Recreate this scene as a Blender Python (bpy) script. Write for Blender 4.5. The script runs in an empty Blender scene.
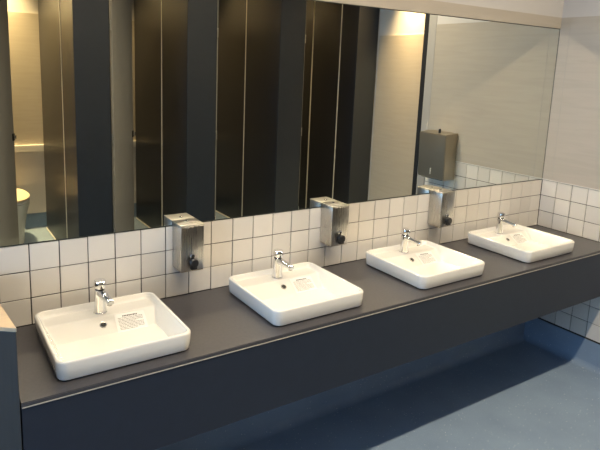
import bpy, bmesh, math, random
from mathutils import Vector, Matrix
random.seed(7)
SC = bpy.context.scene
COL = SC.collection
H = 0.78                      # height of the counter top above the floor

# ------------------------------------------------------------------ camera
CAM_POS = (-3.2961, -2.08615, H + 0.9442)
YAW, PITCH, ROLL = 0.583596, -0.180335, 0.0382126
FPX, CX, CY = 569.757, 290.206, 170.290
fw = Vector((math.sin(YAW) * math.cos(PITCH), math.cos(YAW) * math.cos(PITCH), math.sin(PITCH)))
rt = Vector((math.cos(YAW), -math.sin(YAW), 0))
up = rt.cross(fw)
r2 = rt * math.cos(ROLL) + up * math.sin(ROLL)
u2 = -rt * math.sin(ROLL) + up * math.cos(ROLL)
cam_d = bpy.data.cameras.new('camera')
cam_d.sensor_fit = 'HORIZONTAL'
cam_d.sensor_width = 36.0
cam_d.lens = FPX * 36.0 / 600.0
cam_d.shift_x = (300 - CX) / 600.0
cam_d.shift_y = (CY - 225) / 600.0
cam_d.clip_start = 0.02
cam = bpy.data.objects.new('camera', cam_d)
COL.objects.link(cam)
M3 = Matrix((r2, u2, -fw)).transposed()
cam.matrix_world = Matrix.Translation(CAM_POS) @ M3.to_4x4()
SC.camera = cam

# ------------------------------------------------------------------ world, exposure
w = bpy.data.worlds.new('world')
SC.world = w
w.use_nodes = True
w.node_tree.nodes['Background'].inputs[0].default_value = (0.55, 0.72, 1.0, 1)
w.node_tree.nodes['Background'].inputs[1].default_value = 0.6
vs = SC.view_settings
vs.view_transform = 'Standard'
vs.look = 'None'
vs.exposure = -0.15
vs.gamma = 1.0
vs.use_curve_mapping = False
SC.cycles.use_denoising = True
SC.cycles.sample_clamp_indirect = 0.0
SC.cycles.blur_glossy = 0.0
SC.cycles.max_bounces = 10
SC.cycles.glossy_bounces = 6
SC.cycles.use_guiding = True

# lamps: power in W, linear colour
COUNTER_LAMP = (25.0, (1.0, 0.83, 0.60))
STALL_LAMP = (9.0, (1.0, 0.70, 0.32))
BRIGHT_STALL_LAMP = (36.0, (1.0, 0.72, 0.34))
COOL_FILL_LAMP = (38.0, (0.25, 0.56, 1.0))  # added cool fill, shaped as an unseen window
CEIL = 2.80

# ------------------------------------------------------------------ materials
def new_mat(name):
    m = bpy.data.materials.new(name)
    m.use_nodes = True
    return m, m.node_tree.nodes, m.node_tree.links, m.node_tree.nodes['Principled BSDF']

def plain(name, col, rough=0.5, metal=0.0, spec=0.5, coat=0.0, noise=0.0, nscale=30.0, bump=0.0, stretch=(1, 1, 1)):
    m, N, L, b = new_mat(name)
    b.inputs['Base Color'].default_value = (*col, 1)
    b.inputs['Roughness'].default_value = rough
    b.inputs['Metallic'].default_value = metal
    b.inputs['Specular IOR Level'].default_value = spec
    b.inputs['Coat Weight'].default_value = coat
    if noise or bump:
        tc = N.new('ShaderNodeTexCoord')
        mp = N.new('ShaderNodeMapping')
        mp.inputs['Scale'].default_value = stretch
        nz = N.new('ShaderNodeTexNoise')
        nz.inputs['Scale'].default_value = nscale
        nz.inputs['Detail'].default_value = 4
        L.new(tc.outputs['Object'], mp.inputs[0])
        L.new(mp.outputs[0], nz.inputs['Vector'])
        if noise:
            mr = N.new('ShaderNodeMapRange')
            mr.inputs['From Min'].default_value = 0.3
            mr.inputs['From Max'].default_value = 0.7
            mr.inputs['To Min'].default_value = 1 - noise
            mr.inputs['To Max'].default_value = 1 + noise
            L.new(nz.outputs['Fac'], mr.inputs['Value'])
            mx = N.new('ShaderNodeVectorMath')
            mx.operation = 'SCALE'
            mx.inputs[0].default_value = col
            L.new(mr.outputs[0], mx.inputs['Scale'])
            L.new(mx.outputs[0], b.inputs['Base Color'])
        if bump:
            bp = N.new('ShaderNodeBump')
            bp.inputs['Strength'].default_value = bump
            bp.inputs['Distance'].default_value = 0.002
            L.new(nz.outputs['Fac'], bp.inputs['Height'])
            L.new(bp.outputs[0], b.inputs['Normal'])
    return m

def laminate_mat(name, col):
    """pale wall laminate with long faint horizontal grain and a few cathedral figures"""
    m, N, L, b = new_mat(name)
    tc = N.new('ShaderNodeTexCoord')
    mp = N.new('ShaderNodeMapping')
    mp.inputs['Scale'].default_value = (1.3, 1.3, 16)
    n1 = N.new('ShaderNodeTexNoise')
    n1.inputs['Scale'].default_value = 2.2
    n1.inputs['Detail'].default_value = 6
    n1.inputs['Distortion'].default_value = 0.8
    L.new(tc.outputs['Object'], mp.inputs[0])
    L.new(mp.outputs[0], n1.inputs['Vector'])
    cr = N.new('ShaderNodeValToRGB')
    cr.color_ramp.elements[0].position = 0.30
    cr.color_ramp.elements[0].color = (*[c * 0.95 for c in col], 1)
    cr.color_ramp.elements[1].position = 0.62
    cr.color_ramp.elements[1].color = (*[c * 1.02 for c in col], 1)
    L.new(n1.outputs['Fac'], cr.inputs[0])
    L.new(cr.outputs[0], b.inputs['Base Color'])
    b.inputs['Roughness'].default_value = 0.42
    return m

def floor_mat():
    m, N, L, b = new_mat('speckled_vinyl')
    tc = N.new('ShaderNodeTexCoord')
    n1 = N.new('ShaderNodeTexNoise')
    n1.inputs['Scale'].default_value = 5
    n1.inputs['Detail'].default_value = 5
    L.new(tc.outputs['Object'], n1.inputs['Vector'])
    base = N.new('ShaderNodeValToRGB')
    base.color_ramp.elements[0].position = 0.3
    base.color_ramp.elements[0].color = (0.205, 0.285, 0.400, 1)
    base.color_ramp.elements[1].position = 0.7
    base.color_ramp.elements[1].color = (0.240, 0.330, 0.450, 1)
    L.new(n1.outputs['Fac'], base.inputs[0])
    # fine flecks of two sizes
    prev = base.outputs[0]
    for sc_, thr, col in ((70, 0.13, (0.75, 0.78, 0.80, 1)), (170, 0.16, (0.44, 0.52, 0.62, 1)), (120, 0.12, (0.17, 0.23, 0.33, 1))):
        v = N.new('ShaderNodeTexVoronoi')
        v.inputs['Scale'].default_value = sc_
        L.new(tc.outputs['Object'], v.inputs['Vector'])
        sep = N.new('ShaderNodeSeparateColor')
        L.new(v.outputs['Color'], sep.inputs[0])
        g = N.new('ShaderNodeMath'); g.operation = 'GREATER_THAN'; g.inputs[1].default_value = 0.72
        L.new(sep.outputs[0], g.inputs[0])
        lt = N.new('ShaderNodeMath'); lt.operation = 'LESS_THAN'; lt.inputs[1].default_value = thr
        L.new(v.outputs['Distance'], lt.inputs[0])
        mu = N.new('ShaderNodeMath'); mu.operation = 'MULTIPLY'
        L.new(g.outputs[0], mu.inputs[0]); L.new(lt.outputs[0], mu.inputs[1])
        mx = N.new('ShaderNodeMix'); mx.data_type = 'RGBA'
        L.new(mu.outputs[0], mx.inputs['Factor'])
        L.new(prev, mx.inputs['A'])
        mx.inputs['B'].default_value = col
        prev = mx.outputs['Result']
    L.new(prev, b.inputs['Base Color'])
    b.inputs['Roughness'].default_value = 0.5
    return m

def brushed(name, col, rough=0.28, stretch=(60, 60, 1.0)):
    m, N, L, b = new_mat(name)
    b.inputs['Base Color'].default_value = (*col, 1)
    b.inputs['Metallic'].default_value = 1.0
    tc = N.new('ShaderNodeTexCoord')
    mp = N.new('ShaderNodeMapping')
    mp.inputs['Scale'].default_value = stretch
    nz = N.new('ShaderNodeTexNoise')
    nz.inputs['Scale'].default_value = 8
    nz.inputs['Detail'].default_value = 3
    L.new(tc.outputs['Object'], mp.inputs[0])
    L.new(mp.outputs[0], nz.inputs['Vector'])
    mr = N.new('ShaderNodeMapRange')
    mr.inputs['To Min'].default_value = rough - 0.04
    mr.inputs['To Max'].default_value = rough + 0.04
    L.new(nz.outputs['Fac'], mr.inputs['Value'])
    L.new(mr.outputs[0], b.inputs['Roughness'])
    return m

def tile_mat():
    m, N, L, b = new_mat('white_glazed_tile')
    oi = N.new('ShaderNodeObjectInfo')
    cr = N.new('ShaderNodeValToRGB')
    cr.color_ramp.elements[0].color = (0.66, 0.63, 0.58, 1)
    cr.color_ramp.elements[1].color = (0.74, 0.71, 0.66, 1)
    L.new(oi.outputs['Random'], cr.inputs[0])
    L.new(cr.outputs[0], b.inputs['Base Color'])
    b.inputs['Roughness'].default_value = 0.12
    tc = N.new('ShaderNodeTexCoord')
    add = N.new('ShaderNodeVectorMath'); add.operation = 'ADD'
    L.new(tc.outputs['Object'], add.inputs[0])
    L.new(oi.outputs['Location'], add.inputs[1])
    nz = N.new('ShaderNodeTexNoise')
    nz.inputs['Scale'].default_value = 16
    nz.inputs['Detail'].default_value = 1
    L.new(add.outputs[0], nz.inputs['Vector'])
    bp = N.new('ShaderNodeBump')
    bp.inputs['Strength'].default_value = 0.35
    bp.inputs['Distance'].default_value = 0.004
    L.new(nz.outputs['Fac'], bp.inputs['Height'])
    L.new(bp.outputs[0], b.inputs['Normal'])
    return m

def emit(name, col, s):
    m, N, L, b = new_mat(name)
    b.inputs['Emission Color'].default_value = (*col, 1)
    b.inputs['Emission Strength'].default_value = s
    b.inputs['Base Color'].default_value = (0.8, 0.8, 0.8, 1)
    return m

MT = {
    'tile': tile_mat(),
    'grout': plain('dark_grout', (0.035, 0.030, 0.027), 0.9, noise=0.2, nscale=60),
    'laminate': laminate_mat('pale_laminate', (0.44, 0.395, 0.332)),
    'paint': plain('off_white_paint', (0.56, 0.54, 0.52), 0.8, noise=0.02, nscale=4),
    'ceiling': plain('ceiling_paint', (0.50, 0.50, 0.50), 0.9, noise=0.02, nscale=4),
    'trim': plain('white_trim', (0.72, 0.70, 0.65), 0.4),
    'corner_trim': plain('corner_trim', (0.40, 0.38, 0.35), 0.45),
    'floor': floor_mat(),
    'mirror': plain('mirror_silver', (0.85, 0.86, 0.79), 0.0, 1.0),
    'mirror_edge': plain('mirror_edge', (0.03, 0.035, 0.03), 0.35),
    'counter': plain('charcoal_laminate', (0.062, 0.060, 0.066), 0.33, noise=0.10, nscale=90),
    'navy_front': plain('navy_front_laminate', (0.016, 0.020, 0.027), 0.45, noise=0.06, nscale=20),
    'navy': plain('navy_laminate', (0.015, 0.021, 0.037), 0.46, noise=0.06, nscale=20),
    'edge': plain('pale_edge_highlight', (0.42, 0.39, 0.34), 0.35),  # highlight put into the colour of the counter edge
    'ceramic': plain('white_vitreous_china', (0.84, 0.82, 0.76), 0.09, coat=0.4),
    'chrome': plain('chrome', (0.80, 0.80, 0.80), 0.06, 1.0),
    'steel': brushed('brushed_steel', (0.56, 0.54, 0.50)),
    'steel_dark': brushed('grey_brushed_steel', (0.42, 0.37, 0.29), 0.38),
    'steel_lid': brushed('brushed_steel_lid', (0.50, 0.48, 0.43), 0.42),
    'black': plain('black_plastic', (0.012, 0.012, 0.013), 0.3),
    'hole': plain('dark_hole', (0.02, 0.018, 0.016), 0.7),
    'paper': plain('white_sticker', (0.86, 0.85, 0.81), 0.45),
    'ink': plain('grey_ink', (0.22, 0.21, 0.20), 0.7),
    'ink_dark': plain('dark_ink', (0.05, 0.05, 0.05), 0.7),
    'shade_jamb_black': plain('jamb_and_gap_shade_black', (0.01, 0.01, 0.011), 0.6),  # black of the jamb, also painted shade in gaps
    'cabinet': plain('grey_metal_panel', (0.060, 0.052, 0.043), 0.5, 0.0, noise=0.08, nscale=8, stretch=(14, 14, 0.7)),
    'pale_top': plain('pale_maple', (0.66, 0.49, 0.31), 0.4, noise=0.06, nscale=6, stretch=(1, 12, 1)),
    'door': plain('stone_grey_laminate', (0.30, 0.285, 0.255), 0.38, noise=0.03, nscale=10),
    'pale_strip': plain('pale_gap_light_trim', (0.80, 0.76, 0.66), 0.35, 0.0),  # pale tone imitates light through panel gaps; also the base trim
    'navy_gloss': plain('navy_partition_laminate', (0.017, 0.017, 0.020), 0.38, noise=0.06, nscale=20),
    'toilet': plain('toilet_china', (0.72, 0.72, 0.70), 0.15),
    'seat': plain('toilet_lid', (0.72, 0.62, 0.48), 0.35),
    'fill_glow': emit('cool_fill_light', (0.55, 0.75, 1.0), 2.0),
    'lens': emit('lamp_lens', (1.0, 0.88, 0.70), 6.0),
    'lens_warm': emit('lamp_lens_warm', (1.0, 0.74, 0.40), 6.0),
}

# ------------------------------------------------------------------ geometry helpers
def box(bm, x0, x1, y0, y1, z0, z1, bev=0.0, seg=2):
    vs_ = [bm.verts.new((x, y, z)) for x in (x0, x1) for y in (y0, y1) for z in (z0, z1)]
    f = [(0, 1, 3, 2), (4, 6, 7, 5), (0, 4, 5, 1), (2, 3, 7, 6), (0, 2, 6, 4), (1, 5, 7, 3)]
    fs = [bm.faces.new([vs_[i] for i in q]) for q in f]
    if bev:
        es = list({e for q in fs for e in q.edges})
        bmesh.ops.bevel(bm, geom=es, offset=bev, segments=seg, profile=0.5, affect='EDGES')
    return bm

def bx(x0, x1, y0, y1, z0, z1, bev=0.0, seg=2):
    return box(bmesh.new(), x0, x1, y0, y1, z0, z1, bev, seg)

def prism(bm, pts, z0, z1, bev=0.0):
    a = [bm.verts.new((x, y, z0)) for x, y in pts]
    b = [bm.verts.new((x, y, z1)) for x, y in pts]
    n = len(pts)
    fs = [bm.faces.new(list(reversed(a))), bm.faces.new(b)]
    for i in range(n):
        fs.append(bm.faces.new((a[i], a[(i + 1) % n], b[(i + 1) % n], b[i])))
    if bev:
        es = list({e for q in fs for e in q.edges})
        bmesh.ops.bevel(bm, geom=es, offset=bev, segments=2, profile=0.5, affect='EDGES')
    return bm

def loft(bm, rings, cap0=True, cap1=True):
    vr = [[bm.verts.new(p) for p in r] for r in rings]
    n = len(rings[0])
    for a, b in zip(vr[:-1], vr[1:]):
        for i in range(n):
            j = (i + 1) % n
            bm.faces.new((a[i], a[j], b[j], b[i]))
    if cap0:
        bm.faces.new(list(reversed(vr[0])))
    if cap1:
        bm.faces.new(vr[-1])
    return bm

def circ(cx, cy, z, r, n=24, sx=1.0, sy=1.0):
    return [(cx + r * sx * math.cos(2 * math.pi * i / n), cy + r * sy * math.sin(2 * math.pi * i / n), z) for i in range(n)]

def lathe(bm, prof, n=24, cx=0.0, cy=0.0):
    return loft(bm, [circ(cx, cy, z, r, n) for r, z in prof])

def rrect(x0, x1, y0, y1, r, n=7):
    """rounded rectangle, counter-clockwise, 4*(n+1) points"""
    out = []
    for cx, cy, a0 in ((x1 - r, y1 - r, 0), (x0 + r, y1 - r, 90), (x0 + r, y0 + r, 180), (x1 - r, y0 + r, 270)):
        for i in range(n + 1):
            a = math.radians(a0 + 90 * i / n)
            out.append((cx + r * math.cos(a), cy + r * math.sin(a)))
    return out

def subdiv(pts, n, m):
    """insert m points on each straight side of an rrect() outline"""
    out = []
    L_ = len(pts)
    for i, p in enumerate(pts):
        out.append(p)
        if (i + 1) % (n + 1) == 0:
            q = pts[(i + 1) % L_]
            out += [(p[0] + (q[0] - p[0]) * k / (m + 1), p[1] + (q[1] - p[1]) * k / (m + 1)) for k in range(1, m + 1)]
    return out

def mesh_of(name, bm, mat, smooth=False, angle=35):
    bmesh.ops.recalc_face_normals(bm, faces=bm.faces)
    me = bpy.data.meshes.new(name)
    bm.to_mesh(me)
    bm.free()
    me.materials.append(mat)
    if smooth:
        for p in me.polygons:
            p.use_smooth = True
        me.set_sharp_from_angle(angle=math.radians(angle))
    return me

def obj(name, bm, mat, parent=None, loc=(0, 0, 0), smooth=False, angle=35):
    me = mesh_of(name, bm, mat, smooth, angle) if isinstance(bm, bmesh.types.BMesh) else bm
    o = bpy.data.objects.new(name, me)
    COL.objects.link(o)
    o.location = loc
    o.parent = parent
    return o

def thing(name, label, cat, loc=(0, 0, 0), rotz=0.0, group=None):
    o = bpy.data.objects.new(name, None)
    o.empty_display_size = 0.05
    COL.objects.link(o)
    o.location = loc
    o.rotation_euler = (0, 0, rotz)
    o['label'] = label
    o['category'] = cat
    if group:
        o['group'] = group
    return o

def dup(root, loc, label, rotz=0.0):
    def cp(o, par):
        c = o.copy()
        COL.objects.link(c)
        c.parent = par
        for ch in kids[o]:
            cp(ch, c)
        return c
    kids = {}
    def scan(o):
        kids[o] = list(o.children)
        for ch in kids[o]:
            scan(ch)
    scan(root)
    r = cp(root, None)
    r.location = loc
    r.rotation_euler = (0, 0, rotz)
    r['label'] = label
    return r

def struct(name, bm, mat, label=None, cat=None, parent=None):
    o = obj(name, bm, mat, parent)
    if parent is None:
        o['kind'] = 'structure'
        if label:
            o['label'] = label
            o['category'] = cat
    return o

# ------------------------------------------------------------------ the room
XL, XR2 = -5.5, 0.81          # far left wall, lobby wall on the right
YF, YB = -2.55, -4.00         # plane of the cubicle fronts, back wall of the cubicles
LAM = H + 1.293               # top of the wall laminate
CV = 0.170                    # height of the coved skirting
WEND = -0.995                 # where the right wall ends

struct('floor', bx(XL, XR2 + 0.1, YB - 0.1, 0.1, -0.10, 0.0), MT['floor'], 'blue grey speckled vinyl floor', 'floor')
struct('ceiling', bx(XL, XR2 + 0.1, YB - 0.1, 0.1, CEIL, CEIL + 0.10), MT['ceiling'], 'white painted ceiling', 'ceiling')

wb = struct('wall_back', bx(XL, 0.12, 0.006, 0.12, 0, CEIL), MT['grout'], 'tiled wall carrying the long mirror', 'wall')
MIR_L = -4.0
T = 0.1
def tile_mesh(wd, ht, axis):
    g = 0.0019
    a, b = wd / 2 - g, ht / 2 - g
    bm = bmesh.new()
    if axis == 'y':      # front face toward -y
        box(bm, -a, a, 0, 0.008, -b, b)
        front = [e for e in bm.edges if all(v.co.y < 0.004 for v in e.verts)]
    else:                # front face toward -x
        box(bm, 0, 0.008, -a, a, -b, b)
        front = [e for e in bm.edges if all(v.co.x < 0.004 for v in e.verts)]
    bmesh.ops.bevel(bm, geom=front, offset=0.0009, segments=1, affect='EDGES')
    return mesh_of('tile', bm, MT['tile'])
tb = tile_mesh(T, T, 'y')
for c in range(40):
    for r in range(3):
        o = obj('tile', tb, None, wb, (-(c + 0.5) * T + random.uniform(-.0004, .0004), random.uniform(0, .0008), H + (r + 0.5) * T + random.uniform(-.0004, .0004)))
        o.rotation_euler = (random.uniform(-.006, .006), random.uniform(-.004, .004), random.uniform(-.006, .006))
obj('plaster', bx(XL, 0.0, -0.002, 0.006, LAM, CEIL), MT['paint'], wb)
obj('laminate_strip', bx(XL, 0.0, -0.004, 0.006, H + 1.229, LAM), MT['laminate'], wb)
obj('laminate_panel', bx(XL, MIR_L, -0.004, 0.006, CV, H + 1.229), MT['laminate'], wb)

wr = struct('wall_right', bx(0.006, 0.13, WEND, 0.006, 0, CEIL), MT['grout'], 'right hand wall with white tiles below pale laminate', 'wall')
tr = tile_mesh(T, T, 'x')
trl = tile_mesh(0.095, T, 'x')
for c in range(10):
    for r in range(9):
        if c < 5 and 3 <= r < 6:
            continue      # behind the counter box
        z = H - 0.6 + (r + 0.5) * T
        wy = 0.1 if c < 9 else 0.095
        o = obj('tile', tr if c < 9 else trl, None, wr, (random.uniform(0, .0008), -(c * T + wy / 2), z))
        o.rotation_euler = (random.uniform(-.004, .004), random.uniform(-.006, .006), random.uniform(-.006, .006))
obj('laminate_panel', bx(-0.003, 0.006, WEND, -0.066, H + 0.306, LAM), MT['laminate'], wr)
obj('laminate_panel', bx(-0.003, 0.006, -0.0645, -0.001, H + 0.306, LAM), MT['laminate'], wr)
obj('joint_or_gap_light', bx(-0.0035, 0.006, -0.066, -0.0645, H + 0.306, LAM), MT['corner_trim'], wr)
obj('tile_trim', bx(-0.005, 0.006, WEND, -0.001, H + 0.301, H + 0.306), MT['trim'], wr)
obj('plaster', bx(-0.001, 0.006, WEND, -0.002, LAM, CEIL), MT['paint'], wr)
struct('trim_1', bx(-0.004, 0.13, -1.072, WEND - 0.001, 0, CEIL, 0.002), MT['corner_trim'], 'white corner trim at the end of the right wall', 'trim')
struct('trim_2', bx(-0.004, 0.03, -1.118, -1.074, 0, CEIL, 0.002), MT['shade_jamb_black'], 'dark jamb strip beside the white corner trim', 'trim')
struct('wall_lobby', bx(0.131, XR2 + 0.1, -1.118, -1.0, 0, CEIL), MT['paint'], 'return wall behind the right wall', 'wall')

wl = struct('wall_lobby_right', bx(XR2, XR2 + 0.1, YB - 0.1, -1.119, 0, CEIL), MT['paint'], 'warmly lit laminate wall beyond the cubicles', 'wall')
obj('laminate_panel', bx(XR2 - 0.008, XR2, YF + 0.02, -1.12, CV, LAM), MT['laminate'], wl)
sb = struct('wall_stall_back', bx(XL, XR2, YB - 0.1, YB, 0, CEIL), MT['paint'], 'back wall of the toilet cubicles', 'wall')
SLAM = H + 1.35
obj('laminate_panel', bx(XL, XR2, YB, YB + 0.008, CV, SLAM), MT['laminate'], sb)
obj('lower_boxing', bx(XL, XR2, YB + 0.008, YB + 0.03, CV, H + 0.02), MT['paint'], sb)
obj('ledge', bx(XL, XR2, YB + 0.008, YB + 0.045, H + 0.02, H + 0.085, 0.002), MT['trim'], sb)

# far left wall behind the photographer; its unseen window is added as cool fill
wlf = bmesh.new()
box(wlf, XL - 0.1, XL, YB - 0.1, -2.35, 0, CEIL)
box(wlf, XL - 0.1, XL, -0.75, 0.12, 0, CEIL)
box(wlf, XL - 0.1, XL, -2.35, -0.75, 0, 0.9)
box(wlf, XL - 0.1, XL, -2.35, -0.75, 2.3, CEIL)
struct('wall_left', wlf, MT['paint'], 'far wall with the added fill window', 'wall')
win = thing('fill_window_1', 'unseen window in the far left wall, added for cool fill light', 'window', (XL, -1.55, 0.9))
win['kind'] = 'structure'
obj('pane', bx(-0.07, -0.06, -0.78, 0.78, 0.02, 1.38), MT['fill_glow'], win)
fr = bmesh.new()
for a, b, c, d in ((-0.8, -0.75, 0, 1.4), (0.75, 0.8, 0, 1.4), (-0.75, 0.75, 0, 0.05), (-0.75, 0.75, 1.35, 1.4), (-0.02, 0.02, 0.05, 1.35)):
    box(fr, -0.08, -0.02, a, b, c, d)
obj('window_frame', fr, MT['trim'], win)
ld = bpy.data.lights.new('cool_fill_light', 'AREA')
ld.shape = 'RECTANGLE'; ld.size = 1.3; ld.size_y = 1.5
ld.energy = COOL_FILL_LAMP[0]; ld.color = COOL_FILL_LAMP[1]
lo = bpy.data.objects.new('cool_fill_light', ld)
COL.objects.link(lo)
lo.parent = win
lo.location = (-0.01, 0, 0.7)
lo.rotation_euler = (0, math.radians(-90), 0)

# coved skirting of the vinyl
def cove(name, p0, p1, nrm, mat, label, hgt=CV, rad=0.04):
    """p0->p1 along the wall foot, nrm points into the room"""
    prof = [(0.0, hgt), (0.004, hgt), (0.004, rad)]
    for i in range(1, 9):
        a = math.radians(90 * i / 8)
        prof.append((0.004 + rad * (1 - math.cos(a)), rad * (1 - math.sin(a)) + 0.0006))
    prof.append((0.0, 0.0006))
    bm = bmesh.new()
    rings = []
    for P in (p0, p1):
        rings.append([(P[0] + nrm[0] * d, P[1] + nrm[1] * d, z) for d, z in prof])
    loft(bm, rings)
    o = obj(name, bm, mat, None, smooth=True, angle=50)
    o['kind'] = 'structure'
    o['label'] = label
    o['category'] = 'skirting'
    return o
cove('baseboard_back', (XL, 0.005), (0.004, 0.005), (0, -1), MT['floor'], 'coved blue vinyl skirting under the counter')
cove('baseboard_right', (0.005, 0.004), (0.005, WEND), (-1, 0), MT['floor'], 'coved blue vinyl skirting along the right wall')
cove('baseboard_stall', (XL, YB), (XR2, YB), (0, 1), MT['floor'], 'coved blue vinyl skirting behind the toilet')

# ------------------------------------------------------------------ mirror
mir = thing('wall_mirror', 'wide frameless wall mirror above the row of basins', 'mirror', (0, 0, H + 0.3))
obj('mirror_glass', bx(MIR_L, -0.0065, -0.001, 0.0055, 0.004, 0.925), MT['mirror'], mir)
me_ = bmesh.new()
box(me_, -0.0065, -0.0032, -0.0014, 0.0055, 0.0, 0.926)
box(me_, MIR_L, -0.0065, -0.0014, 0.0055, 0.0012, 0.004)
box(me_, MIR_L, -0.0065, -0.0014, 0.0055, 0.925, 0.9265)
obj('mirror_edge', me_, MT['mirror_edge'], mir)

# ------------------------------------------------------------------ vanity counter
CX0, CX1 = -3.108, -0.002
CFY = -0.5
SINKX = [-2.79, -2.04, -1.29, -0.54]
SHW = 0.2145                   # half width of a basin
SY0, SY1 = -0.454, -0.050      # front and back of a basin
ctr = thing('vanity_counter', 'long wall hung vanity counter with charcoal top and deep navy front', 'counter', (0, 0, H))
ct = bmesh.new()
hx = 0.19
xs = [CX0]
for s in SINKX:
    xs += [s - hx, s + hx]
xs.append(CX1)
ys = [CFY, SY0 + 0.02, SY1 - 0.02, -0.002]
for i in range(len(xs) - 1):
    for j in range(3):
        if i % 2 == 1 and j == 1:
            continue
        box(ct, xs[i], xs[i + 1], ys[j], ys[j + 1], -0.012, 0.0)
bmesh.ops.remove_doubles(ct, verts=ct.verts, dist=1e-5)
bmesh.ops.delete(ct, geom=[f for f in ct.faces if len([1 for g in ct.faces if g is not f and set(g.verts) == set(f.verts)]) > 0], context='FACES')
fe = [e for e in ct.edges if all(abs(v.co.y - CFY) < 1e-5 and v.co.z > -0.001 for v in e.verts)]
bmesh.ops.bevel(ct, geom=fe, offset=0.002, segments=2, affect='EDGES')
obj('counter_top', ct, MT['counter'], ctr)
obj('edge_highlight_strip', bx(CX0, CX1, CFY - 0.001, CFY + 0.02, -0.0165, -0.0125, 0.001), MT['edge'], ctr)  # pale strip imitates the lamp highlight along the counter edge
obj('apron', bx(CX0, CX1, CFY + 0.002, CFY + 0.020, -0.285, -0.017, 0.001), MT['navy'], ctr)
obj('underside', bx(CX0 + 0.001, CX1, CFY + 0.020, -0.003, -0.285, -0.270), MT['navy'], ctr)
obj('end_panel', bx(CX0, CX0 + 0.018, CFY + 0.020, -0.003, -0.270, -0.0125), MT['navy'], ctr)

# ------------------------------------------------------------------ basins
SH = 0.066
def smax(a, b, k=0.010):
    h_ = max(k - abs(a - b), 0.0) / k
    return max(a, b) + h_ * h_ * k * 0.25
IN = 0.0125
IX, IY0, IY1, IR = SHW - IN, SY0 + IN, SY1 - IN, 0.026
SLY, SLZ, SLK = -0.150, 0.046, 0.65      # back slope: starts at y, z, falls with k
BOT = -0.040
def bowl_z(x, y):
    qx, qy = abs(x) - (IX - IR), abs(y - (IY0 + IY1) / 2) - ((IY1 - IY0) / 2 - IR)
    d = IR - (math.hypot(max(qx, 0), max(qy, 0)) + min(max(qx, qy), 0))
    wall = SH - 0.004 - 1.9 * d
    base = min(SLZ, SLZ + SLK * (y - SLY))
    return smax(smax(wall, base, 0.012), BOT, 0.014)
def basin_mesh():
    bm = bmesh.new()
    NA = 9
    R = 0.034
    rings = []
    def add(inset, z, r):
        rings.append([(x, y, z) for x, y in subdiv(rrect(-SHW + inset, SHW - inset, SY0 + inset, SY1 - inset, r, NA), NA, 40)])
    add(0.012, 0.0042, R - 0.008)
    add(0.0055, 0.0045, R - 0.005)
    add(0.0035, 0.008, R - 0.003)
    add(0.001, 0.035, R - 0.001)
    add(0.0, SH - 0.008, R)
    add(0.0006, SH - 0.004, R)
    add(0.0025, SH - 0.0012, R)
    add(0.006, SH, R)
    add(0.0095, SH - 0.0008, R - 0.002)
    add(0.0118, SH - 0.003, R - 0.006)
    add(IN, SH - 0.0055, IR)
    # bowl rings, concentric towards the middle
    cxm, cym = 0.0, (IY0 + IY1) / 2
    edge = subdiv(rrect(-IX, IX, IY0, IY1, IR, NA), NA, 40)
    nr = 44
    for k in range(1, nr):
        t = k / nr
        t = t * (0.35 + 0.65 * t)
        rings.append([(x * (1 - t) + cxm * t, y * (1 - t) + cym * t, bowl_z(x * (1 - t) + cxm * t, y * (1 - t) + cym * t)) for x, y in edge])
    loft(bm, rings)
    return bm
SINK_LABELS = ['white rectangular basin nearest the camera, beside the grey cabinet end',
               'white rectangular basin second from the left, between the first two soap dispensers',
               'white rectangular basin third from the left, between the last two soap dispensers',
               'white rectangular basin at the far right, nearest the tiled corner']
sink0 = thing('wash_basin', SINK_LABELS[0], 'basin', (SINKX[0], 0, H + 0.001), 0, 'basins set along the counter')
obj('bowl', basin_mesh(), MT['ceramic'], sink0, smooth=True, angle=179)
shadow_ring = bmesh.new()
ro = rrect(-SHW + 0.0095, SHW - 0.0095, SY0 + 0.0095, SY1 - 0.0095, 0.024)
ri = rrect(-SHW + 0.016, SHW - 0.016, SY0 + 0.016, SY1 - 0.016, 0.020)
sr = [[(x, y, -0.0002) for x, y in ri], [(x, y, -0.0002) for x, y in ro], [(x, y, 0.005) for x, y in ro], [(x, y, 0.005) for x, y in ri]]
loft(shadow_ring, sr + [sr[0]], False, False)
bmesh.ops.remove_doubles(shadow_ring, verts=shadow_ring.verts, dist=1e-6)
obj('base_shadow_ring', shadow_ring, MT['shade_jamb_black'], sink0)  # black ring darkens the shadow gap under the basin
# overflow on the back slope
nrm = Vector((0, -SLK, 1)).normalized()
def slope_frame(x, y, lift=0.0015):
    """matrix: local z along the slope normal, local y up the slope"""
    upv = Vector((0, 1, SLK)).normalized()
    m = Matrix((Vector((1, 0, 0)), upv, nrm)).transposed().to_4x4()
    m.translation = Vector((x, y, SLZ + SLK * (y - SLY))) + nrm * lift
    return m
ovm = slope_frame(-0.008, -0.180, 0.0008)
ov = bmesh.new()
loft(ov, [circ(0, 0, z, r, 24) for r, z in ((0.0125, -0.001), (0.0125, 0.0012), (0.0105, 0.0022), (0.0085, 0.0016), (0.0085, 0.0004))])
bmesh.ops.transform(ov, matrix=ovm, verts=ov.verts)
ovr = obj('overflow_ring', ov, MT['steel'], sink0, smooth=True)
oh = lathe(bmesh.new(), [(0.0092, 0.0006), (0.0092, 0.0021)], 20)
bmesh.ops.transform(oh, matrix=ovm, verts=oh.verts)
obj('overflow_hole', oh, MT['hole'], ovr)
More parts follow.
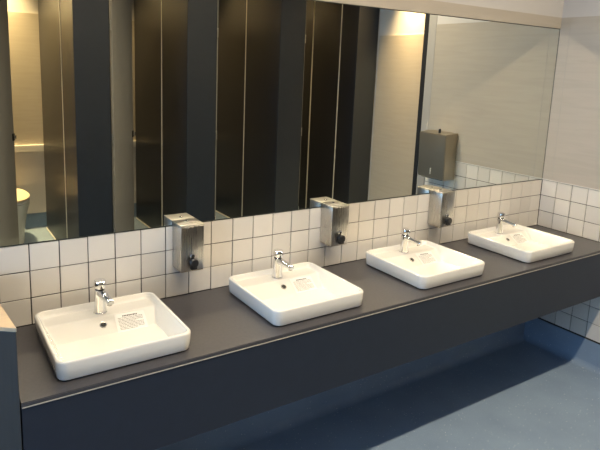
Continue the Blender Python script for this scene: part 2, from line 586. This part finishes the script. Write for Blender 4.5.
# waste in the bottom
wst = obj('waste', lathe(bmesh.new(), [(0.031, BOT - 0.001), (0.031, BOT + 0.0022), (0.026, BOT + 0.0032), (0.025, BOT + 0.001)], 28, 0, -0.290), MT['chrome'], sink0, smooth=True)
obj('waste_plug', lathe(bmesh.new(), [(0.022, BOT + 0.0012), (0.022, BOT + 0.004), (0.017, BOT + 0.0062), (0.004, BOT + 0.0068)], 28, 0, -0.290), MT['chrome'], wst, smooth=True)
for i in (1, 2, 3):
    dup(sink0, (SINKX[i], 0, H + 0.001), SINK_LABELS[i])

# notice stickers on the back slopes
def notice(i, label):
    t = thing('notice_sticker', label, 'sticker', (SINKX[i], 0, H + 0.001), 0, 'printed notices stuck inside the basins')
    return t
n0 = notice(0, 'white printed notice stuck inside the basin nearest the camera')
nm = slope_frame(0.088, -0.190, 0.0022)
rotn = Matrix.Rotation(math.radians(-2), 4, 'Z')
W2, H2 = 0.054, 0.040
pb = prism(bmesh.new(), rrect(-W2, W2, -H2, H2, 0.003, 3), 0.0, 0.0004)
bmesh.ops.transform(pb, matrix=nm @ rotn, verts=pb.verts)
sheet = obj('sheet', pb, MT['paper'], n0)
hd, ln = bmesh.new(), bmesh.new()
rn = random.Random(3)
def quad(bm, x0, x1, y0, y1):
    v = [bm.verts.new(p) for p in ((x0, y0, 0.0006), (x1, y0, 0.0006), (x1, y1, 0.0006), (x0, y1, 0.0006))]
    bm.faces.new(v)
x = -0.026
while x < 0.026:
    wd = rn.uniform(0.003, 0.0052)
    quad(hd, x, x + wd, 0.0262, 0.0318)
    x += wd + 0.0016
for k in range(9):
    y = 0.0205 - k * 0.0058
    x = -0.044
    xe = 0.044 if k not in (3, 8) else 0.018
    while x < xe:
        wd = rn.uniform(0.004, 0.012)
        quad(ln, x, min(x + wd, xe), y, y + 0.0020)
        x += wd + 0.0014
for b_, nm_, mt in ((hd, 'heading_print', 'ink_dark'), (ln, 'text_print', 'ink')):
    bmesh.ops.transform(b_, matrix=nm @ rotn, verts=b_.verts)
    obj(nm_, b_, MT[mt], sheet)
for i, lb in ((1, 'white printed notice stuck inside the second basin from the left'),
              (2, 'white printed notice stuck inside the third basin from the left'),
              (3, 'white printed notice stuck inside the far right basin')):
    dup(n0, (SINKX[i], 0, H + 0.001), lb)

# ------------------------------------------------------------------ taps
TAPY = -0.114
tap = thing('basin_tap', 'chrome tap on the basin nearest the camera', 'tap', (SINKX[0], TAPY, H + 0.0475), math.radians(8), 'chrome basin taps')
obj('body', lathe(bmesh.new(), [(0.0245, 0.0), (0.0245, 0.003), (0.0225, 0.005), (0.0205, 0.020), (0.0195, 0.055), (0.0190, 0.086), (0.0175, 0.088)], 32), MT['chrome'], tap, smooth=True)
# spout: tapering rounded bar that leaves the upper body and falls slightly
sp = bmesh.new()
rings = []
for t in [0, .15, .3, .5, .7, .85, .94, 1.0]:
    yy = -0.006 - 0.090 * t
    zz = 0.078 - 0.010 * t
    hw = 0.0155 - 0.0035 * t
    hh = 0.0125 - 0.0055 * t
    if t == 1.0:
        hw *= 0.86; hh *= 0.75
    rings.append([(px, yy, zz + pz) for px, pz in rrect(-hw, hw, -hh, hh, min(hw, hh) * 0.75, 4)])
loft(sp, rings)
spo = obj('spout', sp, MT['chrome'], tap, smooth=True, angle=50)
obj('aerator', lathe(bmesh.new(), [(0.0085, 0.056), (0.0085, 0.066)], 20, 0, -0.084), MT['steel'], spo, smooth=True)
obj('collar', lathe(bmesh.new(), [(0.0165, 0.087), (0.0165, 0.0955)], 28), MT['black'], tap, smooth=True)
cp = bmesh.new()
lathe(cp, [(0.0185, 0.0), (0.0215, 0.003), (0.0220, 0.010), (0.0220, 0.022), (0.0200, 0.0265), (0.012, 0.0285)], 32)
bmesh.ops.transform(cp, matrix=Matrix.Translation((0, 0, 0.0935)) @ Matrix.Rotation(math.radians(7), 4, 'X'), verts=cp.verts)
cap = obj('push_cap', cp, MT['chrome'], tap, smooth=True)
for i, lb in ((1, 'chrome tap on the second basin from the left'), (2, 'chrome tap on the third basin from the left'), (3, 'chrome tap on the far right basin near the corner')):
    dup(tap, (SINKX[i], TAPY, H + 0.0475), lb, math.radians(8))

# ------------------------------------------------------------------ soap dispensers
DX = [-2.424, -1.690, -0.968]
DW, DD, DZ0, DZ1 = 0.0495, 0.090, 0.136, 0.323
dl = ['brushed steel soap dispenser on the tiles between first and second basins',
      'brushed steel soap dispenser on the tiles between second and third basins',
      'brushed steel soap dispenser on the tiles between third and last basins']
d0 = thing('soap_dispenser', dl[0], 'soap dispenser', (DX[0], -0.0018, H + DZ0), 0, 'soap dispensers on the mirror wall')
hh = DZ1 - DZ0
obj('back_plate', bx(-DW + 0.002, DW - 0.002, -0.004, 0.0, 0.002, hh - 0.003), MT['steel'], d0)
bd = bmesh.new()
box(bd, -DW, DW, -DD, -0.004, 0.0, hh - 0.0065, 0.003, 3)
obj('housing', bd, MT['steel'], d0, smooth=True)
ld_ = bmesh.new()
box(ld_, -DW - 0.0008, DW + 0.0008, -DD - 0.0008, -0.001, hh - 0.006, hh, 0.0025, 3)
lid = obj('lid', ld_, MT['steel_lid'], d0, smooth=True)
obj('lock', lathe(bmesh.new(), [(0.007, hh - 0.001), (0.007, hh + 0.002), (0.0055, hh + 0.003)], 20, 0, -0.03), MT['chrome'], lid, smooth=True)
obj('base_lip', bx(-DW + 0.003, DW - 0.003, -DD + 0.003, -0.004, -0.004, 0.0005), MT['steel_dark'], d0)
# nozzle: chrome bezel ring, black push valve with drooping spout
def ycyl(prof, n, cx, cz):
    bm = bmesh.new()
    loft(bm, [[(cx + r * math.cos(2 * math.pi * i / n), y, cz + r * math.sin(2 * math.pi * i / n)) for i in range(n)] for r, y in prof])
    return bm
vx, vz = -0.001, 0.034
val = obj('push_valve', ycyl([(0.015, -DD + 0.001), (0.015, -DD - 0.010), (0.018, -DD - 0.011), (0.018, -DD - 0.022), (0.0155, -DD - 0.0245)], 28, vx, vz), MT['black'], d0, smooth=True)
obj('bezel', ycyl([(0.0105, -DD + 0.001), (0.0105, -DD - 0.005), (0.0085, -DD - 0.0065)], 24, vx, vz + 0.025), MT['chrome'], d0, smooth=True)
obj('spout_tip', bx(vx - 0.013, vx + 0.013, -DD - 0.021, -DD - 0.004, vz - 0.025, vz - 0.004, 0.003), MT['black'], val)
obj('sight_glass', ycyl([(0.006, -DD - 0.006), (0.006, -DD - 0.0072)], 20, vx, vz + 0.025), MT['hole'], d0)
for i in (1, 2):
    dup(d0, (DX[i], -0.0018, H + DZ0), dl[i])

# ------------------------------------------------------------------ cabinet end at the left of the counter
sc_ = thing('side_cabinet', 'dark grey metal cabinet end with pale cream top beside the counter', 'cabinet', (-3.4, -0.25, 0))
pts = [(-3.112, -0.5), (-3.112, -0.498), (-3.158, -0.012), (-3.70, -0.012), (-3.70, -0.10), (-3.60, -0.135)]
loc_ = lambda q: [(x + 3.4, y + 0.25) for x, y in q]
obj('body', prism(bmesh.new(), loc_(pts), 0.0, H + 0.213, 0.0015), MT['cabinet'], sc_)
obj('top', prism(bmesh.new(), loc_([(-3.1105, -0.5025), (-3.1575, -0.010), (-3.702, -0.010), (-3.702, -0.102), (-3.600, -0.139)]), H + 0.2135, H + 0.2255, 0.0015), MT['pale_top'], sc_)

# ------------------------------------------------------------------ towel dispenser on the right wall
td = thing('towel_dispenser', 'grey steel paper towel dispenser on right wall, seen in the mirror', 'towel dispenser', (-0.004, -0.83, H + 0.165))
tbm = bmesh.new()
prof = [(0.0, 0.0), (-0.108, 0.0), (-0.116, 0.006), (-0.127, 0.325), (-0.122, 0.335), (0.0, 0.345)]
rings = [[(x, y, z) for x, z in prof] for y in (-0.13, 0.13)]
loft(tbm, rings)
bmesh.ops.bevel(tbm, geom=[e for e in tbm.edges if abs(e.verts[0].co.y - e.verts[1].co.y) < 1e-6], offset=0.004, segments=2, affect='EDGES')
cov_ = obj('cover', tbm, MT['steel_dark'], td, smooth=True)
obj('lock', lathe(bmesh.new(), [(0.009, 0.335), (0.009, 0.362), (0.007, 0.368)], 20, -0.075, 0.02), MT['black'], cov_, smooth=True)
obj('viewing_slot', bx(-0.1225, -0.116, -0.003, 0.003, 0.03, 0.075, 0.001), MT['trim'], cov_)
obj('throat', bx(-0.10, -0.03, -0.10, 0.10, -0.006, 0.001), MT['black'], td)

# ------------------------------------------------------------------ toilet cubicles
PT = CEIL - 0.02                 # unseen top of the panels, raised to block lamp spill
PITCH_X = 0.93
PX = [-2.26 + PITCH_X * k for k in range(-2, 4)]
ordn = ['reflected at the far left outside the mirror view', 'left of the open cubicle with the toilet', 'just right of the toilet', 'second from the toilet', 'third from the toilet', 'nearest the warm lit wall']
for k, px in enumerate(PX):
    t = thing('cubicle_partition', 'dark navy cubicle partition with gap light imitated by a joint, ' + ordn[k], 'partition', (px, YF, 0), 0, 'cubicle partitions seen in the mirror')
    yb = YB + 0.046 - YF
    gap = [-0.53, -0.53, -0.45, -0.61, -0.67, -0.28][k]
    obj('panel', bx(0, 0.02, gap + 0.006, -0.0205, 0.012, PT), MT['navy_gloss'], t)
    if k == 5:
        obj('panel', bx(0, 0.02, -0.78, gap - 0.006, 0.012, PT), MT['navy_gloss'], t)
        obj('joint_or_gap_light', bx(-0.004, 0.024, -0.796, -0.78, 0.012, PT), MT['pale_strip'], t)  # second pale strip, imitates another bright gap line
        obj('panel', bx(0, 0.02, yb, -0.796, 0.012, PT), MT['navy_gloss'], t)
    else:
        obj('panel', bx(0, 0.02, yb, gap - 0.006, 0.012, PT), MT['navy_gloss'], t)
    obj('joint_or_gap_light', bx(-0.004, 0.024, gap - 0.006, gap + 0.006, 0.012, PT), MT['pale_strip'], t)  # pale strip in place of light seen through the panel gap
    obj('base_trim', bx(-0.006, 0.026, yb, -0.0205, 0.0, 0.012), MT['pale_strip'], t)
    x1 = px + 0.27 if k < 5 else XR2 - 0.012
    t2 = thing('cubicle_front_panel', 'narrow navy front panel of the cubicles, ' + ordn[k], 'panel', (px, YF, 0), 0, 'cubicle front panels seen in the mirror')
    obj('panel', bx(0, x1 - px, -0.02, 0, 0.06, PT, 0.0015), MT['navy_front'], t2)
    if k < 5:
        obj('gap_shadow_strip', bx(x1 - px, x1 - px + 0.005, -0.022, 0.002, 0.06, PT), MT['shade_jamb_black'], t2)  # black strip stands in for shade in the door gap
    for xx in (0.05, x1 - px - 0.05):
        obj('foot', lathe(bmesh.new(), [(0.022, 0), (0.022, 0.006), (0.012, 0.010), (0.012, 0.06)], 16, xx, -0.010), MT['steel'], t2, smooth=True)
    if k == 5:
        continue
    dlab = ['stone grey cubicle door left of the mirror view', 'stone grey cubicle door ajar in front of the toilet', 'stone grey cubicle door ajar, second reflected in the mirror',
            'stone grey cubicle door ajar between the dark partitions', 'stone grey cubicle door ajar nearest the warm lit wall'][k]
    d = thing('cubicle_door', dlab, 'door', (x1 + 0.016, YF - 0.012, 0), math.radians(-[61, 65, 58, 84, 86][k]), 'cubicle doors standing ajar')
    leaf = obj('leaf', bx(0.012, 0.63, -0.009, 0.009, 0.05, PT - 0.02, 0.0015), MT['door'], d)
    for zz in (0.25, 1.05, 1.95):
        obj('hinge', lathe(bmesh.new(), [(0.006, zz), (0.006, zz + 0.08)], 12, -0.002, 0.0), MT['steel'], leaf, smooth=True)
    la = obj('latch', bx(0.585, 0.622, 0.009, 0.020, 1.03, 1.09, 0.003), MT['black'], d)
    obj('thumb_turn', bx(0.597, 0.612, 0.020, 0.034, 1.045, 1.075, 0.002), MT['chrome'], la)
    obj('latch', bx(0.585, 0.622, -0.020, -0.009, 1.03, 1.09, 0.003), MT['black'], d)
struct('wall_stall_left', bx(XL, PX[0] - 0.002, YF - 0.1, YF, 0, CEIL), MT['paint'], 'plain wall left of the cubicles', 'wall')

# toilet in the open cubicle
to = thing('toilet', 'white toilet pan with pale lid, seen in the mirror at the left', 'toilet', (-2.635, YB + 0.046, 0))
def oval(cy, z, rx, ryf, n=32, back=0.0):
    out = []
    for i in range(n):
        a = 2 * math.pi * i / n
        x = rx * math.cos(a)
        y = math.sin(a)
        y = cy + (y * ryf if y > 0 else y * (cy - back) * 0.98)
        # the back half is squarer
        if math.sin(a) < 0:
            x = rx * max(-1, min(1, math.copysign(abs(math.cos(a)) ** 0.45, math.cos(a))))
        out.append((x, y, z))
    return out
pan = bmesh.new()
loft(pan, [oval(0.25, 0.0, 0.125, 0.24), oval(0.25, 0.10, 0.130, 0.25), oval(0.26, 0.28, 0.155, 0.27), oval(0.27, 0.36, 0.178, 0.28), oval(0.27, 0.395, 0.180, 0.285)])
obj('pan', pan, MT['toilet'], to, smooth=True, angle=40)
st = bmesh.new()
loft(st, [oval(0.27, 0.399, 0.182, 0.288), oval(0.27, 0.420, 0.183, 0.289)])
seat = obj('seat', st, MT['toilet'], to, smooth=True, angle=40)
lidb = bmesh.new()
loft(lidb, [oval(0.27, 0.424, 0.182, 0.288), oval(0.27, 0.440, 0.183, 0.289), oval(0.27, 0.448, 0.172, 0.276)])
obj('lid', lidb, MT['seat'], to, smooth=True, angle=40)

# ------------------------------------------------------------------ ceiling downlights
def downlight(x, y, lamp, lens, label, grp, rad=0.075, spread=80):
    t = thing('ceiling_downlight', label, 'downlight', (x, y, CEIL), 0, grp)
    rg = bmesh.new()
    n = 32
    loft(rg, [circ(0, 0, z, r, n) for r, z in ((rad + 0.003, -0.0006), (rad + 0.022, -0.0006), (rad + 0.020, -0.007), (rad + 0.003, -0.009))], False, False)
    obj('trim_ring', rg, MT['trim'], t, smooth=True)
    obj('lens', lathe(bmesh.new(), [(rad + 0.004, -0.004), (rad + 0.004, -0.0006)], n), lens, t)
    l = bpy.data.lights.new('downlight_lamp', 'AREA')
    l.shape = 'DISK'
    l.size = rad * 2
    l.energy = lamp[0]
    l.color = lamp[1]
    l.spread = math.radians(spread)
    o = bpy.data.objects.new('downlight_lamp', l)
    COL.objects.link(o)
    o.parent = t
    o.location = (0, 0, -0.0095)
LY = -1.20
LIN = 0.53                     # half length of one linear fitting
def linear_light(x, label):
    t = thing('linear_ceiling_light', label, 'ceiling light', (x, LY, CEIL), 0, 'linear lights above the counter')
    hb = bmesh.new()
    for y0, y1 in ((-0.040, -0.030), (0.030, 0.040)):
        box(hb, -LIN - 0.01, LIN + 0.01, y0, y1, -0.012, -0.0006)
    for x0, x1 in ((-LIN - 0.01, -LIN), (LIN, LIN + 0.01)):
        box(hb, x0, x1, -0.030, 0.030, -0.012, -0.0006)
    obj('housing', hb, MT['trim'], t)
    obj('diffuser', bx(-LIN, LIN, -0.030, 0.030, -0.006, -0.0006), MT['lens'], t)
    l = bpy.data.lights.new('linear_lamp', 'AREA')
    l.shape = 'RECTANGLE'
    l.size = LIN * 2
    l.size_y = 0.055
    l.energy, l.color = COUNTER_LAMP
    l.spread = math.radians(160)
    o = bpy.data.objects.new('linear_lamp', l)
    COL.objects.link(o)
    o.parent = t
    o.location = (0, 0, -0.0125)
for x, lb in ((-0.58, 'linear ceiling light above the far basin'), (-1.68, 'linear ceiling light above the middle basins'), (-2.78, 'linear ceiling light above the nearest basin')):
    linear_light(x, lb)
for k, lb in enumerate(['warm downlight in the cubicle out of view', 'warm downlight above the toilet', 'warm downlight in the second cubicle of the mirror view', 'warm downlight in the third cubicle', 'warm downlight in the last cubicle']):
    downlight(PX[k] + 0.50, -3.84, BRIGHT_STALL_LAMP if k == 1 else STALL_LAMP, MT['lens_warm'], lb, 'warm downlights in the cubicles')
downlight(0.70, -2.05, (24.0, (1.0, 0.70, 0.34)), MT['lens_warm'], 'warm downlight beside the lobby wall', 'warm downlights in the cubicles', spread=62)
